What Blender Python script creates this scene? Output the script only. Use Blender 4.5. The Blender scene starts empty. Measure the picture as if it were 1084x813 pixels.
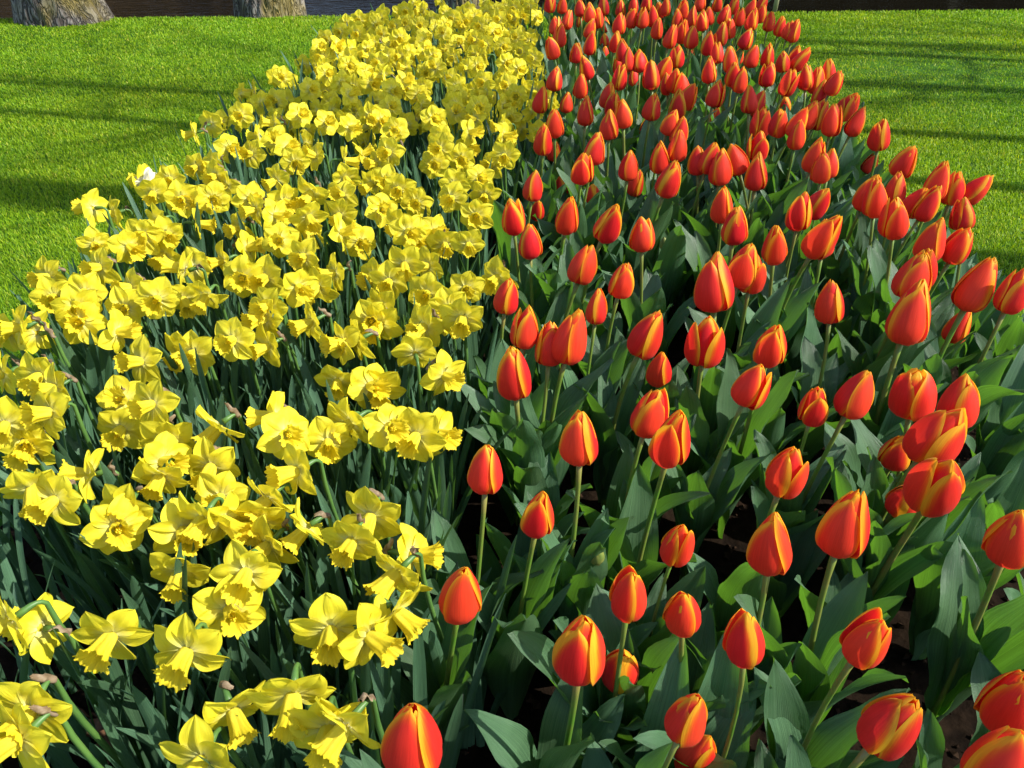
import bpy, math, random
import numpy as np
from mathutils import Vector, Matrix, Quaternion, noise
R = math.radians
PI = math.pi
# ------------------------------------------------------------------ camera, sky, sun, exposure
sc = bpy.context.scene
COL = sc.collection
FPX, PITCH, H = 840.0, R(35.1), 1.09            # focal length in photo pixels (1084 wide), pitch, eye height
cam_d = bpy.data.cameras.new('camera'); cam = bpy.data.objects.new('camera', cam_d); COL.objects.link(cam)
cam.location = (0, 0, H); cam.rotation_euler = (PI/2-PITCH, 0, 0)
cam_d.sensor_width = 36; cam_d.lens = FPX/1084*36; cam_d.clip_start = .02; cam_d.clip_end = 600
sc.camera = cam
SUN_EL, SUN_AZ = R(44), R(-11)                   # azimuth measured from +X, anticlockwise
SUN_DIR = Vector((math.cos(SUN_EL)*math.cos(SUN_AZ), math.cos(SUN_EL)*math.sin(SUN_AZ), math.sin(SUN_EL)))
w = bpy.data.worlds.new('World'); sc.world = w; w.use_nodes = True
nt = w.node_tree; bg = nt.nodes['Background']
sky = nt.nodes.new('ShaderNodeTexSky'); sky.sky_type = 'NISHITA'; sky.sun_disc = False
sky.sun_elevation = SUN_EL; sky.sun_rotation = math.atan2(SUN_DIR.x, SUN_DIR.y)
nt.links.new(sky.outputs[0], bg.inputs[0]); bg.inputs[1].default_value = .14
sd = bpy.data.lights.new('sun', 'SUN'); sun = bpy.data.objects.new('sun', sd); COL.objects.link(sun)
sd.energy = 4.8; sd.angle = R(.5); sd.color = (1, .95, .87)
sun.rotation_euler = SUN_DIR.to_track_quat('Z', 'Y').to_euler(); sun.location = (8, -2, 8)
sc.view_settings.view_transform = 'Standard'; sc.view_settings.look = 'None'
sc.view_settings.gamma = 1; sc.view_settings.use_curve_mapping = False
sc.view_settings.exposure = .95
sc.cycles.max_bounces = 6; sc.cycles.transparent_max_bounces = 4
sc.cycles.diffuse_bounces = 3; sc.cycles.glossy_bounces = 2; sc.cycles.transmission_bounces = 4

rnd = random.Random(7)
def at(px, py, z=0.0):
    """the point at height z seen at a pixel of the 1084x813 photograph"""
    u = (px-542)/FPX; v = -(py-406.5)/FPX
    d = (u, math.cos(PITCH)+v*math.sin(PITCH), -math.sin(PITCH)+v*math.cos(PITCH))
    t = (z-H)/d[2]
    return Vector((d[0]*t, d[1]*t, z))
def pix(p):
    q = Vector(p)-Vector((0, 0, H))
    dep = q.y*math.cos(PITCH)-q.z*math.sin(PITCH); up = q.y*math.sin(PITCH)+q.z*math.cos(PITCH)
    return 542+FPX*q.x/dep, 406.5-FPX*up/dep

# ------------------------------------------------------------------ helpers
def link(name, data, parent=None):
    o = bpy.data.objects.new(name, data); COL.objects.link(o)
    if parent: o.parent = parent
    return o
def mesh(name, V, F, mat, smooth=True, attrs=None):
    me = bpy.data.meshes.new(name); me.from_pydata([tuple(v) for v in V], [], F)
    me.materials.append(mat)
    if smooth: me.polygons.foreach_set('use_smooth', [True]*len(F))
    for k, vals in (attrs or {}).items():
        a = me.attributes.new(k, 'FLOAT', 'POINT'); a.data.foreach_set('value', vals)
    me.update(); return me
def fast_mesh(name, co, faces, mat, attrs=None, smooth=True):
    """co Nx3 array; faces list of arrays (Mx3 or Mx4)"""
    me = bpy.data.meshes.new(name)
    nv = len(co); me.vertices.add(nv); me.vertices.foreach_set('co', co.astype(np.float32).ravel())
    loops = np.concatenate([f.ravel() for f in faces]).astype(np.int32)
    sizes = np.concatenate([np.full(len(f), f.shape[1]) for f in faces])
    starts = np.concatenate([[0], np.cumsum(sizes)[:-1]]).astype(np.int32)
    me.loops.add(len(loops)); me.loops.foreach_set('vertex_index', loops)
    me.polygons.add(len(sizes)); me.polygons.foreach_set('loop_start', starts)
    me.materials.append(mat)
    me.polygons.foreach_set('use_smooth', np.full(len(sizes), smooth))
    for k, vals in (attrs or {}).items():
        a = me.attributes.new(k, 'FLOAT', 'POINT'); a.data.foreach_set('value', vals.astype(np.float32))
    me.update(calc_edges=True); me.validate(); return me
def grid(n, m, fn, mat, name, keys=()):
    """(n+1)x(m+1) sheet; fn(u,v) -> (point, attribute values...)"""
    V = []; A = {k: [] for k in keys}
    for i in range(n+1):
        for j in range(m+1):
            r = fn(i/n, 2*j/m-1)
            V.append(r[0])
            for k, val in zip(keys, r[1:]): A[k].append(val)
    F = [(i*(m+1)+j, i*(m+1)+j+1, (i+1)*(m+1)+j+1, (i+1)*(m+1)+j) for i in range(n) for j in range(m)]
    return mesh(name, V, F, mat, attrs=A)
def curve(xs, ys, t):
    """smooth interpolation through control points"""
    if t <= xs[0]: return ys[0]
    for i in range(len(xs)-1):
        if t <= xs[i+1]:
            h = (t-xs[i])/(xs[i+1]-xs[i])
            def sl(k):
                if k <= 0: return (ys[1]-ys[0])/(xs[1]-xs[0])
                if k >= len(xs)-1: return (ys[-1]-ys[-2])/(xs[-1]-xs[-2])
                return (ys[k+1]-ys[k-1])/(xs[k+1]-xs[k-1])
            d = xs[i+1]-xs[i]; a, b = sl(i)*d, sl(i+1)*d
            return (2*h**3-3*h**2+1)*ys[i]+(h**3-2*h**2+h)*a+(-2*h**3+3*h**2)*ys[i+1]+(h**3-h**2)*b
    return ys[-1]
def tube(pts, radii, sides=7, cap=True):
    """vertices and faces of a tube along points"""
    V = []; F = []; n = len(pts)
    T0 = (pts[1]-pts[0]).normalized()
    ref = Vector((1, 0, 0)) if abs(T0.x) < .8 else Vector((0, 1, 0))
    a = T0.cross(ref).normalized()
    for i in range(n):
        T = (pts[min(i+1, n-1)]-pts[max(i-1, 0)]).normalized()
        a = (a-T*a.dot(T)).normalized(); b = T.cross(a)
        for k in range(sides):
            t = 2*PI*k/sides
            V.append(pts[i]+(a*math.cos(t)+b*math.sin(t))*radii[i])
    for i in range(n-1):
        for k in range(sides):
            k2 = (k+1) % sides
            F.append((i*sides+k, i*sides+k2, (i+1)*sides+k2, (i+1)*sides+k))
    if cap:
        F.append(tuple(range(sides-1, -1, -1))); F.append(tuple((n-1)*sides+k for k in range(sides)))
    return V, F
def bez(p0, p1, p2, p3, n):
    o = []
    for i in range(n+1):
        t = i/n; s = 1-t
        o.append(p0*s**3+p1*3*s*s*t+p2*3*s*t*t+p3*t**3)
    return o

# ------------------------------------------------------------------ materials
class Mat:
    def __init__(s, name):
        s.m = bpy.data.materials.new(name); s.m.use_nodes = True; s.t = s.m.node_tree; s.N = s.t.nodes
        s.b = s.N['Principled BSDF']; s.out = s.N['Material Output']
    def n(s, typ, **kw):
        x = s.N.new('ShaderNode'+typ)
        for k, v in kw.items():
            if k.startswith('i_'): x.inputs[k[2:].replace('_', ' ')].default_value = v
            else: setattr(x, k, v)
        return x
    def l(s, a, b): s.t.links.new(a, b)
    def ramp(s, fac, stops, interp='LINEAR'):
        r = s.n('ValToRGB'); e = r.color_ramp.elements; r.color_ramp.interpolation = interp
        while len(e) < len(stops): e.new(.5)
        for el, (p, c) in zip(e, stops):
            el.position = p; el.color = (*c, 1) if len(c) == 3 else c
        s.l(fac, r.inputs[0]); return r.outputs[0]
    def attr(s, name):
        a = s.n('Attribute'); a.attribute_name = name; return a.outputs['Fac']
    def noise(s, scale, detail=3, vec=None, rough=.5, dist=0):
        x = s.n('TexNoise'); x.inputs['Scale'].default_value = scale; x.inputs['Detail'].default_value = detail
        x.inputs['Roughness'].default_value = rough; x.inputs['Distortion'].default_value = dist
        if vec: s.l(vec, x.inputs['Vector'])
        return x.outputs['Fac']
    def math(s, op, a, b=None, clamp=False):
        x = s.n('Math'); x.operation = op; x.use_clamp = clamp
        for i, q in enumerate((a, b)):
            if q is None: continue
            if isinstance(q, (int, float)): x.inputs[i].default_value = q
            else: s.l(q, x.inputs[i])
        return x.outputs[0]
    def mix(s, fac, a, b, mode='MIX'):
        x = s.n('Mix'); x.data_type = 'RGBA'; x.blend_type = mode
        for i, q in ((0, fac), (6, a), (7, b)):
            if isinstance(q, (int, float)): x.inputs[i].default_value = q
            elif isinstance(q, tuple): x.inputs[i].default_value = (*q, 1)
            else: s.l(q, x.inputs[i])
        return x.outputs[2]
    def mapping(s, scale, coord='Object'):
        tc = s.n('TexCoord'); mp = s.n('Mapping'); mp.inputs['Scale'].default_value = scale
        s.l(tc.outputs[coord], mp.inputs[0]); return mp.outputs[0]
    def bump(s, h, strength, dist):
        x = s.n('Bump'); x.inputs['Strength'].default_value = strength; x.inputs['Distance'].default_value = dist
        s.l(h, x.inputs['Height']); s.l(x.outputs[0], s.b.inputs['Normal']); return x.outputs[0]
    def translucent(s, col, fac, normal=None, tint=None):
        t = s.n('BsdfTranslucent'); mx = s.n('MixShader'); mx.inputs[0].default_value = fac
        if tint: col = s.mix(1.0, col, tint, 'MULTIPLY')
        if isinstance(col, tuple): t.inputs[0].default_value = (*col, 1)
        else: s.l(col, t.inputs[0])
        s.l(s.b.outputs[0], mx.inputs[1]); s.l(t.outputs[0], mx.inputs[2]); s.l(mx.outputs[0], s.out.inputs[0])
def set_base(M, col, rough=.5, spec=.5):
    if isinstance(col, tuple): M.b.inputs['Base Color'].default_value = (*col, 1)
    else: M.l(col, M.b.inputs['Base Color'])
    M.b.inputs['Roughness'].default_value = rough; M.b.inputs['Specular IOR Level'].default_value = spec

def m_tulip():
    M = Mat('tulip_petal')
    e = M.attr('edge'); a = M.attr('along'); v = M.attr('across')
    oi = M.n('ObjectInfo').outputs['Random']
    comb = M.n('CombineXYZ'); M.l(M.math('MULTIPLY', v, 9.0), comb.inputs[0]); M.l(M.math('MULTIPLY', a, .9), comb.inputs[1]); M.l(M.math('MULTIPLY', oi, 40), comb.inputs[2])
    streak = M.noise(2.2, 4, comb.outputs[0], .6)
    e2 = M.math('ADD', e, M.math('MULTIPLY', M.math('SUBTRACT', streak, .5), .50))
    e2 = M.math('SUBTRACT', e2, M.math('MULTIPLY', M.math('POWER', M.math('MAXIMUM', a, .0), 3.0), .10))
    e2 = M.math('ADD', e2, M.math('MULTIPLY', M.math('SUBTRACT', oi, .5), .34))
    col = M.ramp(e2, [(0, (.95, .55, .025)), (.17, (.95, .43, .018)), (.34, (.94, .21, .014)), (.66, (.92, .085, .020)), (1, (.90, .044, .026))])
    deep = M.ramp(M.noise(3.0, 3, comb.outputs[0]), [(.3, (.86, .72, .72)), (.7, (1, 1, 1))])
    col = M.mix(1.0, col, deep, 'MULTIPLY')
    hs = M.n('HueSaturation'); M.l(col, hs.inputs['Color'])
    M.l(M.math('ADD', .496, M.math('MULTIPLY', oi, .010)), hs.inputs['Hue']); M.l(M.math('ADD', .88, M.math('MULTIPLY', oi, .2)), hs.inputs['Value'])
    col = hs.outputs[0]
    set_base(M, col, .50, .28)
    M.b.inputs['Sheen Weight'].default_value = .04; M.b.inputs['Sheen Roughness'].default_value = .4
    comb2 = M.n('CombineXYZ'); M.l(M.math('MULTIPLY', v, 30.0), comb2.inputs[0]); M.l(M.math('MULTIPLY', a, 1.5), comb2.inputs[1])
    M.bump(M.noise(2, 3, comb2.outputs[0]), .25, .0015)
    M.translucent(col, .42)
    return M.m
def m_daff(name, base, gold, tr):
    M = Mat(name)
    a = M.attr('along'); v = M.attr('across'); oi = M.n('ObjectInfo').outputs['Random']
    comb = M.n('CombineXYZ'); M.l(M.math('MULTIPLY', v, 8.0), comb.inputs[0]); M.l(M.math('MULTIPLY', a, 1.2), comb.inputs[1]); M.l(M.math('MULTIPLY', oi, 30), comb.inputs[2])
    st = M.noise(2.5, 4, comb.outputs[0], .6)
    col = M.ramp(M.math('ADD', a, M.math('MULTIPLY', M.math('SUBTRACT', st, .5), .25)), base)
    col = M.mix(M.math('MULTIPLY', st, .35), col, gold)
    hs = M.n('HueSaturation'); M.l(col, hs.inputs['Color'])
    M.l(M.math('ADD', .88, M.math('MULTIPLY', oi, .16)), hs.inputs['Value'])
    col = hs.outputs[0]
    set_base(M, col, .5, .3)
    comb2 = M.n('CombineXYZ'); M.l(M.math('MULTIPLY', v, 26.0), comb2.inputs[0]); M.l(M.math('MULTIPLY', a, 1.5), comb2.inputs[1])
    M.bump(M.noise(1.6, 3, comb2.outputs[0]), .5, .0018)
    M.translucent(col, tr)
    return M.m
def m_leaf(name, dark, light, trans, tfac, rough, veins):
    M = Mat(name)
    a = M.attr('along'); v = M.attr('across'); oi = M.n('ObjectInfo').outputs['Random']
    comb = M.n('CombineXYZ'); M.l(M.math('MULTIPLY', v, veins), comb.inputs[0]); M.l(M.math('MULTIPLY', a, .8), comb.inputs[1]); M.l(M.math('MULTIPLY', oi, 50), comb.inputs[2])
    st = M.noise(1.4, 4, comb.outputs[0], .65)
    big = M.noise(14, 2, M.mapping((1, 1, 1)))
    f = M.math('ADD', M.math('MULTIPLY', st, .65), M.math('MULTIPLY', big, .35))
    col = M.mix(M.ramp(f, [(.38, (0, 0, 0)), (.64, (1, 1, 1))]), dark, light)
    spot = M.ramp(M.noise(160, 2, M.mapping((1, 1, 1))), [(.70, (1, 1, 1)), (.78, (1.35, 1.35, 1.2))]); col = M.mix(1.0, col, spot, 'MULTIPLY')
    trans = M.mix(1.0, trans, M.ramp(st, [(.35, (.65, .65, .65)), (.65, (1.1, 1.1, 1.1))]), 'MULTIPLY')
    hs = M.n('HueSaturation'); M.l(col, hs.inputs['Color'])
    M.l(M.math('ADD', .485, M.math('MULTIPLY', oi, .03)), hs.inputs['Hue']); M.l(M.math('ADD', .75, M.math('MULTIPLY', oi, .5)), hs.inputs['Value'])
    set_base(M, hs.outputs[0], rough, .5)
    r = M.math('ADD', rough-.06, M.math('MULTIPLY', big, .15)); M.l(r, M.b.inputs['Roughness'])
    M.bump(st, .8, .0016)
    M.translucent(trans, tfac)
    return M.m
def m_plain(name, c1, c2, scale, rough=.6, tfac=0, spec=.4, stretch=(1, 1, 1), bump=0):
    M = Mat(name); nf = M.noise(scale, 4, M.mapping(stretch))
    col = M.mix(M.ramp(nf, [(.3, (0, 0, 0)), (.7, (1, 1, 1))]), c1, c2)
    set_base(M, col, rough, spec)
    if bump: M.bump(nf, .6, bump)
    if tfac: M.translucent(col, tfac)
    return M.m
MT = m_tulip()
MD = m_daff('daffodil_petal', [(0, (.84, .83, .45)), (.16, (.88, .83, .20)), (.42, (.89, .79, .040)), (1, (.90, .80, .038))], (.87, .72, .03), .42)
MTR = m_daff('daffodil_trumpet', [(0, (.89, .82, .08)), (.5, (.90, .76, .040)), (1, (.90, .73, .030))], (.89, .66, .02), .38)
MTL = m_leaf('tulip_leaf', (.030, .080, .036), (.105, .200, .095), (.20, .50, .03), .25, .38, 30)
MDL = m_leaf('daffodil_leaf', (.034, .088, .046), (.090, .175, .092), (.14, .34, .04), .16, .38, 10)
MTS = m_plain('tulip_stem', (.085, .21, .020), (.20, .17, .045), 22, .42, .06)
MDS = m_plain('daffodil_stem', (.05, .13, .03), (.10, .20, .04), 22, .45, .08)
MSP = m_plain('dry_spathe', (.12, .07, .03), (.36, .28, .18), 140, .7, .25, stretch=(1, 1, .2))
MSOIL = m_plain('bed_soil', (.005, .0035, .0025), (.016, .010, .006), 30, .98, spec=.03, bump=.02)
MCLOD = m_plain('soil_clod', (.010, .006, .004), (.040, .024, .014), 60, .98, spec=.03, bump=.003)
MDRY = m_plain('dry_leaf', (.10, .045, .02), (.22, .12, .06), 40, .8, .15)
MGRBASE = m_plain('lawn_ground', (.012, .045, .004), (.04, .12, .008), 9, .9, spec=.1, bump=.01)
def m_grass():
    M = Mat('grass_blade'); t = M.attr('tone'); a = M.attr('along')
    col = M.ramp(t, [(0, (.06, .16, .005)), (.45, (.155, .32, .008)), (.8, (.27, .45, .012)), (1, (.46, .52, .07))])
    patch = M.noise(.9, 4, M.mapping((1, 1, 1)))
    col = M.mix(M.ramp(patch, [(.35, (0, 0, 0)), (.7, (1, 1, 1))]), col, M.mix(1.0, col, (1.35, 1.05, .8), 'MULTIPLY'))
    set_base(M, col, .5, .28)
    M.translucent(col, .38, tint=(1.6, 1.5, .8))
    return M.m
MG = m_grass()
def m_bark(name, c1, c2, moss, mossamt):
    M = Mat(name)
    mp = M.mapping((1, 1, .22))
    rid = M.math('ABSOLUTE', M.math('SUBTRACT', M.noise(13, 3, mp, .55, .9), .5))
    rid2 = M.math('ABSOLUTE', M.math('SUBTRACT', M.noise(26, 2, mp, .5, 1.2), .5))
    crack = M.math('MINIMUM', M.ramp(rid, [(0, (0, 0, 0)), (.075, (1, 1, 1))]), M.ramp(rid2, [(0, (.25, .25, .25)), (.04, (1, 1, 1))]))
    fine = M.noise(55, 5, mp, .7)
    base = M.mix(fine, c1, c2)
    col = M.mix(crack, M.mix(1.0, base, (.30, .26, .24), 'MULTIPLY'), base)
    ms = M.math('MULTIPLY', M.ramp(M.noise(3.1, 4, M.mapping((1, 1, .6))), [(.52, (0, 0, 0)), (.62, (1, 1, 1))]), mossamt)
    col = M.mix(ms, col, M.mix(fine, moss, (moss[0]*.5, moss[1]*.5, moss[2]*.5)))
    set_base(M, col, .9, .2)
    h = M.math('ADD', M.math('MULTIPLY', crack, .8), M.math('MULTIPLY', fine, .4))
    M.bump(h, 1.0, .025)
    return M.m
MB1 = m_bark('oak_bark', (.10, .09, .08), (.30, .28, .25), (.28, .22, .04), .65)
MB2 = m_bark('bare_bark', (.10, .085, .07), (.24, .21, .18), (.16, .15, .04), .4)

# ------------------------------------------------------------------ the setting
def xl(y):   # left and right ground edges of the flower bed
    return curve([-1, .6, 1.4, 2.2, 3.0, 3.7, 4.2, 4.6], [-1.0, -1.0, -1.03, -1.04, -.93, -.82, -.62, -.25], y)
def xr(y):
    return curve([-1, .6, 1.2, 1.8, 2.4, 3.2, 4.2, 5.1], [1.05, 1.06, 1.12, 1.18, 1.15, 1.18, 1.36, 1.42], y)
LAWN_Y = lambda x: 6.05+.045*x
def sheet(name, x0, x1, y0, y1, nx, ny, zf, mat, kind='structure', cond=None):
    xs = np.linspace(x0, x1, nx+1); ys = np.linspace(y0, y1, ny+1)
    V = [(x, y, zf(x, y)) for y in ys for x in xs]
    F = [(j*(nx+1)+i, j*(nx+1)+i+1, (j+1)*(nx+1)+i+1, (j+1)*(nx+1)+i) for j in range(ny) for i in range(nx)]
    if cond: F = [f for f in F if cond(sum(V[k][0] for k in f)/4, sum(V[k][1] for k in f)/4)]
    o = link(name, mesh(name, V, F, mat)); o['kind'] = kind; return o
# lawn: a strip that follows the water's edge, bank dropping to the water
def lawn():
    V = []; F = []
    xs = np.concatenate([np.linspace(-60, -8, 14), np.linspace(-7.5, 7.5, 61), np.linspace(8, 60, 14)])
    rows = [('y', -40), ('y', -8), ('y', -1), ('y', 1), ('y', 3), ('y', 4.5), ('e', -.6), ('e', -.2), ('e', -.05), ('e', .05), ('e', .14), ('e', .3)]
    dz = [0]*7+[0, -.004, -.03, -.14, -.75]
    for (k, d), z in zip(rows, dz):
        for x in xs:
            y = d if k == 'y' else LAWN_Y(x)+d
            n = .012*noise.noise(Vector((x*.6, y*.6, 3))) if z > -.1 else 0
            V.append((x, y, z+n-.004))
    m = len(xs)
    for j in range(len(rows)-1):
        for i in range(m-1): F.append((j*m+i, j*m+i+1, (j+1)*m+i+1, (j+1)*m+i))
    o = link('lawn', mesh('lawn', V, F, MGRBASE)); o['kind'] = 'structure'
lawn()
Mw = Mat('pond_water'); set_base(Mw, (.006, .005, .003), .06, .4); Mw.b.inputs['IOR'].default_value = 1.33
wn1 = Mw.noise(5.5, 4, Mw.mapping((1, 2.6, 1)), .55, .4); Mw.bump(wn1, .32, .05)
sheet('pond_water', -70, 70, 6.0, 17.5, 4, 2, lambda x, y: -.42, Mw.m)
MBANK = m_plain('far_bank', (.02, .013, .008), (.06, .04, .02), 2.5, .95, spec=.1, bump=.05)
sheet('far_bank', -75, 75, 16.5, 19.0, 60, 6, lambda x, y: -.7+min(1, (y-16.5)/1.4)*1.15+.06*noise.noise(Vector((x*.8, y, 0))), MBANK)
sheet('far_ground', -200, 200, 18.9, 420, 10, 10, lambda x, y: .40, m_plain('far_grass', (.02, .07, .008), (.05, .14, .012), 1.5, .9, spec=.1))
# soil of the bed
def soil():
    V = []; F = []; nx, ny = 70, 130
    for j in range(ny+1):
        y = -.9+6.05*j/ny; a, b = xl(y), xr(y)
        if y > 4.6: a = a+(y-4.6)*1.2
        for i in range(nx+1):
            t = i/nx; x = a+(b-a)*t
            e = min(1, min(t, 1-t)*9, (5.15-y)*5)
            z = -.012+.035*max(0, e)+.016*noise.noise(Vector((x*14, y*14, 1)))*max(0, e)+.010*noise.noise(Vector((x*45, y*45, 1)))*max(0, e)
            V.append((x, y, z))
    for j in range(ny):
        for i in range(nx): F.append((j*(nx+1)+i, j*(nx+1)+i+1, (j+1)*(nx+1)+i+1, (j+1)*(nx+1)+i))
    o = link('bed_soil', mesh('bed_soil', V, F, MSOIL)); o['kind'] = 'structure'
soil()
def in_bed(x, y, m=0.0): return -1 < y < 5.1 and xl(y)-m < x < xr(y)+m
def clods():
    rg = np.random.default_rng(4); V = []; F = []; n = 8000
    base = [Vector(p).normalized() for p in [(1, 0, 0), (-1, 0, 0), (0, 1, 0), (0, -1, 0), (0, 0, 1), (0, 0, -1)]]
    fc = [(0, 2, 4), (2, 1, 4), (1, 3, 4), (3, 0, 4), (2, 0, 5), (1, 2, 5), (3, 1, 5), (0, 3, 5)]
    for k in range(n):
        y = rg.uniform(.3, 2.6); a, b = xl(y), xr(y); x = rg.uniform(a+.03, b-.03)
        s = .0025+.008*rg.random()**2.5
        o = len(V); c = Vector((x, y, .022+s*.4)); q = Quaternion(rg.normal(size=4)); q.normalize()
        for p in base: V.append(c+q @ (p*s*rg.uniform(.5, 1.3)))
        F += [tuple(o+i for i in f) for f in fc]
    o = link('soil_crumbs', mesh('soil_crumbs', V, F, MCLOD, smooth=False)); o['kind'] = 'stuff'
clods()

# grass blades of the lawn: one object nobody could count
def grass():
    rg = np.random.default_rng(11); pts = []
    def area(x0, x1, y0, y1, dens):
        n = int((x1-x0)*(y1-y0)*dens)
        return np.stack([rg.uniform(x0, x1, n), rg.uniform(y0, y1, n)], 1)
    cells = []
    for ix in range(-11, 12):
        for iy in range(0, 13):
            x0, y0 = ix*.5, .0+iy*.5
            cx, cy = x0+.25, y0+.25
            if abs(cx) > .5+cy*.72+.5: continue
            d = math.hypot(cx, cy)
            dens = 78000*min(1, (1.8/d))**1.35
            cells.append(area(x0, x0+.5, y0, y0+.5, dens))
    P = np.concatenate(cells)
    ys = np.linspace(-1, 6.5, 200); L = np.array([xl(v) for v in ys]); Rr = np.array([xr(v) for v in ys])
    a = np.interp(P[:, 1], ys, L); b = np.interp(P[:, 1], ys, Rr)
    inside = (P[:, 0] > a+.02) & (P[:, 0] < b-.02) & (P[:, 1] < 5.1)
    edge = 6.05+.045*P[:, 0]
    P = P[~inside & (P[:, 1] < edge+.06)]
    n = len(P); d = np.hypot(P[:, 0], P[:, 1])
    h = rg.uniform(.009, .020, n)*(1+.25*rg.random(n)); wd = .0009*np.maximum(1, d/2.2)*rg.uniform(.7, 1.3, n)
    az = rg.uniform(0, 2*PI, n); tilt = np.abs(rg.normal(.0, .55, n)); bend = tilt+rg.uniform(.2, .9, n)
    dx, dy = np.cos(az), np.sin(az); sx, sy = -dy, dx
    z0 = np.full(n, -.006)
    p0 = np.stack([P[:, 0], P[:, 1], z0], 1)
    m1 = p0+np.stack([dx*np.sin(tilt), dy*np.sin(tilt), np.cos(tilt)], 1)*(h*.55)[:, None]
    tp = m1+np.stack([dx*np.sin(bend), dy*np.sin(bend), np.cos(bend)], 1)*(h*.5)[:, None]
    s = np.stack([sx, sy, np.zeros(n)], 1)*wd[:, None]
    co = np.stack([p0-s, p0+s, m1+s*.85, m1-s*.85, tp], 1).reshape(-1, 3)
    i = np.arange(n)*5
    q = np.stack([i, i+1, i+2, i+3], 1); t = np.stack([i+3, i+2, i+4], 1)
    tone = np.repeat(np.clip(rg.normal(.5, .22, n)+.15*(rg.random(n) > .96), 0, 1), 5)
    me = fast_mesh('grass', co, [q, t], MG, {'tone': tone, 'along': np.tile([0, 0, .5, .5, 1], n)}, smooth=False)
    o = link('grass', me); o['kind'] = 'stuff'; o['label'] = 'bright green mown grass of the lawn around the flower bed'
    print('blades', n)
grass()

# ------------------------------------------------------------------ trees
def tag(o, label, cat, group=None):
    o['label'] = label; o['category'] = cat
    if group: o['group'] = group
    return o
def trunk_mesh(name, r0, r1, h, lean, flare, mat, seed, dirs=(0,), furrow=.016, sides=96, rows=90):
    V = []; F = []
    for i in range(rows+1):
        u = i/rows; z = -.12+(h+.12)*(u**1.6)
        t = max(0, z)/h
        r = r0+(r1-r0)*t
        cx, cy = lean[0]*z, lean[1]*z
        for k in range(sides):
            a = 2*PI*k/sides
            fl = 0
            for dd, am in dirs:
                fl += am*max(0, math.cos(a-dd))**3*math.exp(-max(z, 0)/.28)
            fl += flare*math.exp(-max(z, 0)/.22)
            rr = r+fl+.03*noise.noise(Vector((math.cos(a)*1.2, math.sin(a)*1.2, z*.6+seed)))
            q = Vector((math.cos(a)*rr*18, math.sin(a)*rr*18, z*5+seed*3))
            f = abs(noise.noise(q)); rr -= furrow*max(0, 1-f*5)
            V.append((cx+math.cos(a)*rr, cy+math.sin(a)*rr, z))
    for i in range(rows):
        for k in range(sides):
            k2 = (k+1) % sides; F.append((i*sides+k, i*sides+k2, (i+1)*sides+k2, (i+1)*sides+k))
    return mesh(name, V, F, mat)
def limb(rg, p0, d0, L, r, depth, out):
    pts = [p0.copy()]; rad = [r]; d = d0.normalized(); n = 7
    for i in range(n):
        d = (d+Vector((rg.uniform(-1, 1), rg.uniform(-1, 1), rg.uniform(-.5, .9)))*.17).normalized()
        pts.append(pts[-1]+d*L/n); rad.append(r*(1-.75*(i+1)/n))
    out.append((pts, rad))
    if depth > 0:
        for i in range(2, n+1):
            for k in range(1 if depth > 1 else 2):
                side = Vector((rg.uniform(-1, 1), rg.uniform(-1, 1), rg.uniform(-.2, .8)))
                dd = ((pts[i]-pts[i-1]).normalized()*.7+side*.8).normalized()
                limb(rg, pts[i], dd, L*rg.uniform(.4, .6), rad[i]*.62, depth-1, out)
def tree(loc, r0, h, lean, flare, mat, seed, label, dirs=(), nl=6, detail=True, cat='tree', limb_z=.45, taper=.55):
    t = link('bare_tree', None); t.location = loc; tag(t, label, cat, 'trees around the lawn')
    rg = random.Random(seed)
    link('trunk', trunk_mesh('trunk', r0, r0*taper, h, lean, flare, mat, seed, dirs, furrow=.02 if detail else .006, sides=110 if detail else 24, rows=120 if detail else 30), t)
    for k in range(nl):
        z = h*(limb_z+(1-limb_z)*(k+.5)/nl*.98); a = k*2.4+seed
        p = Vector((lean[0]*z, lean[1]*z, z)); d = Vector((math.cos(a), math.sin(a), .75))
        out = []; limb(rg, p, d, h*rg.uniform(.32, .48), r0*.30, 2, out)
        V = []; F = []
        for pts, rad in out:
            v, f = tube(pts, rad, 5, False); o = len(V); V += v; F += [tuple(i+o for i in q) for q in f]
        link('limb', mesh('limb', V, F, mat), t)
    return t
tree((-3.12, 5.98, 0), .25, 8.5, (-.05, .02), .035, MB1, 3, 'thick furrowed grey trunk with mossy root flare standing on the lawn', dirs=((R(-20), .09), (R(200), .03)))
tree((-1.73, 6.22, -.05), .235, 9, (0, .03), .02, MB1, 8, 'upright mossy trunk at the water edge beside the ripples', dirs=((R(180), .03),))
tree((-.38, 6.4, -.08), .16, 8, (.01, .02), .02, MB1, 14, 'slimmer trunk behind the daffodils, dark on one side', dirs=())
tree((-4.75, 6.7, -.05), .30, 8.5, (-.03, .02), .03, MB1, 21, 'farther trunk almost hidden at the corner of the lawn', dirs=())
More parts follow.
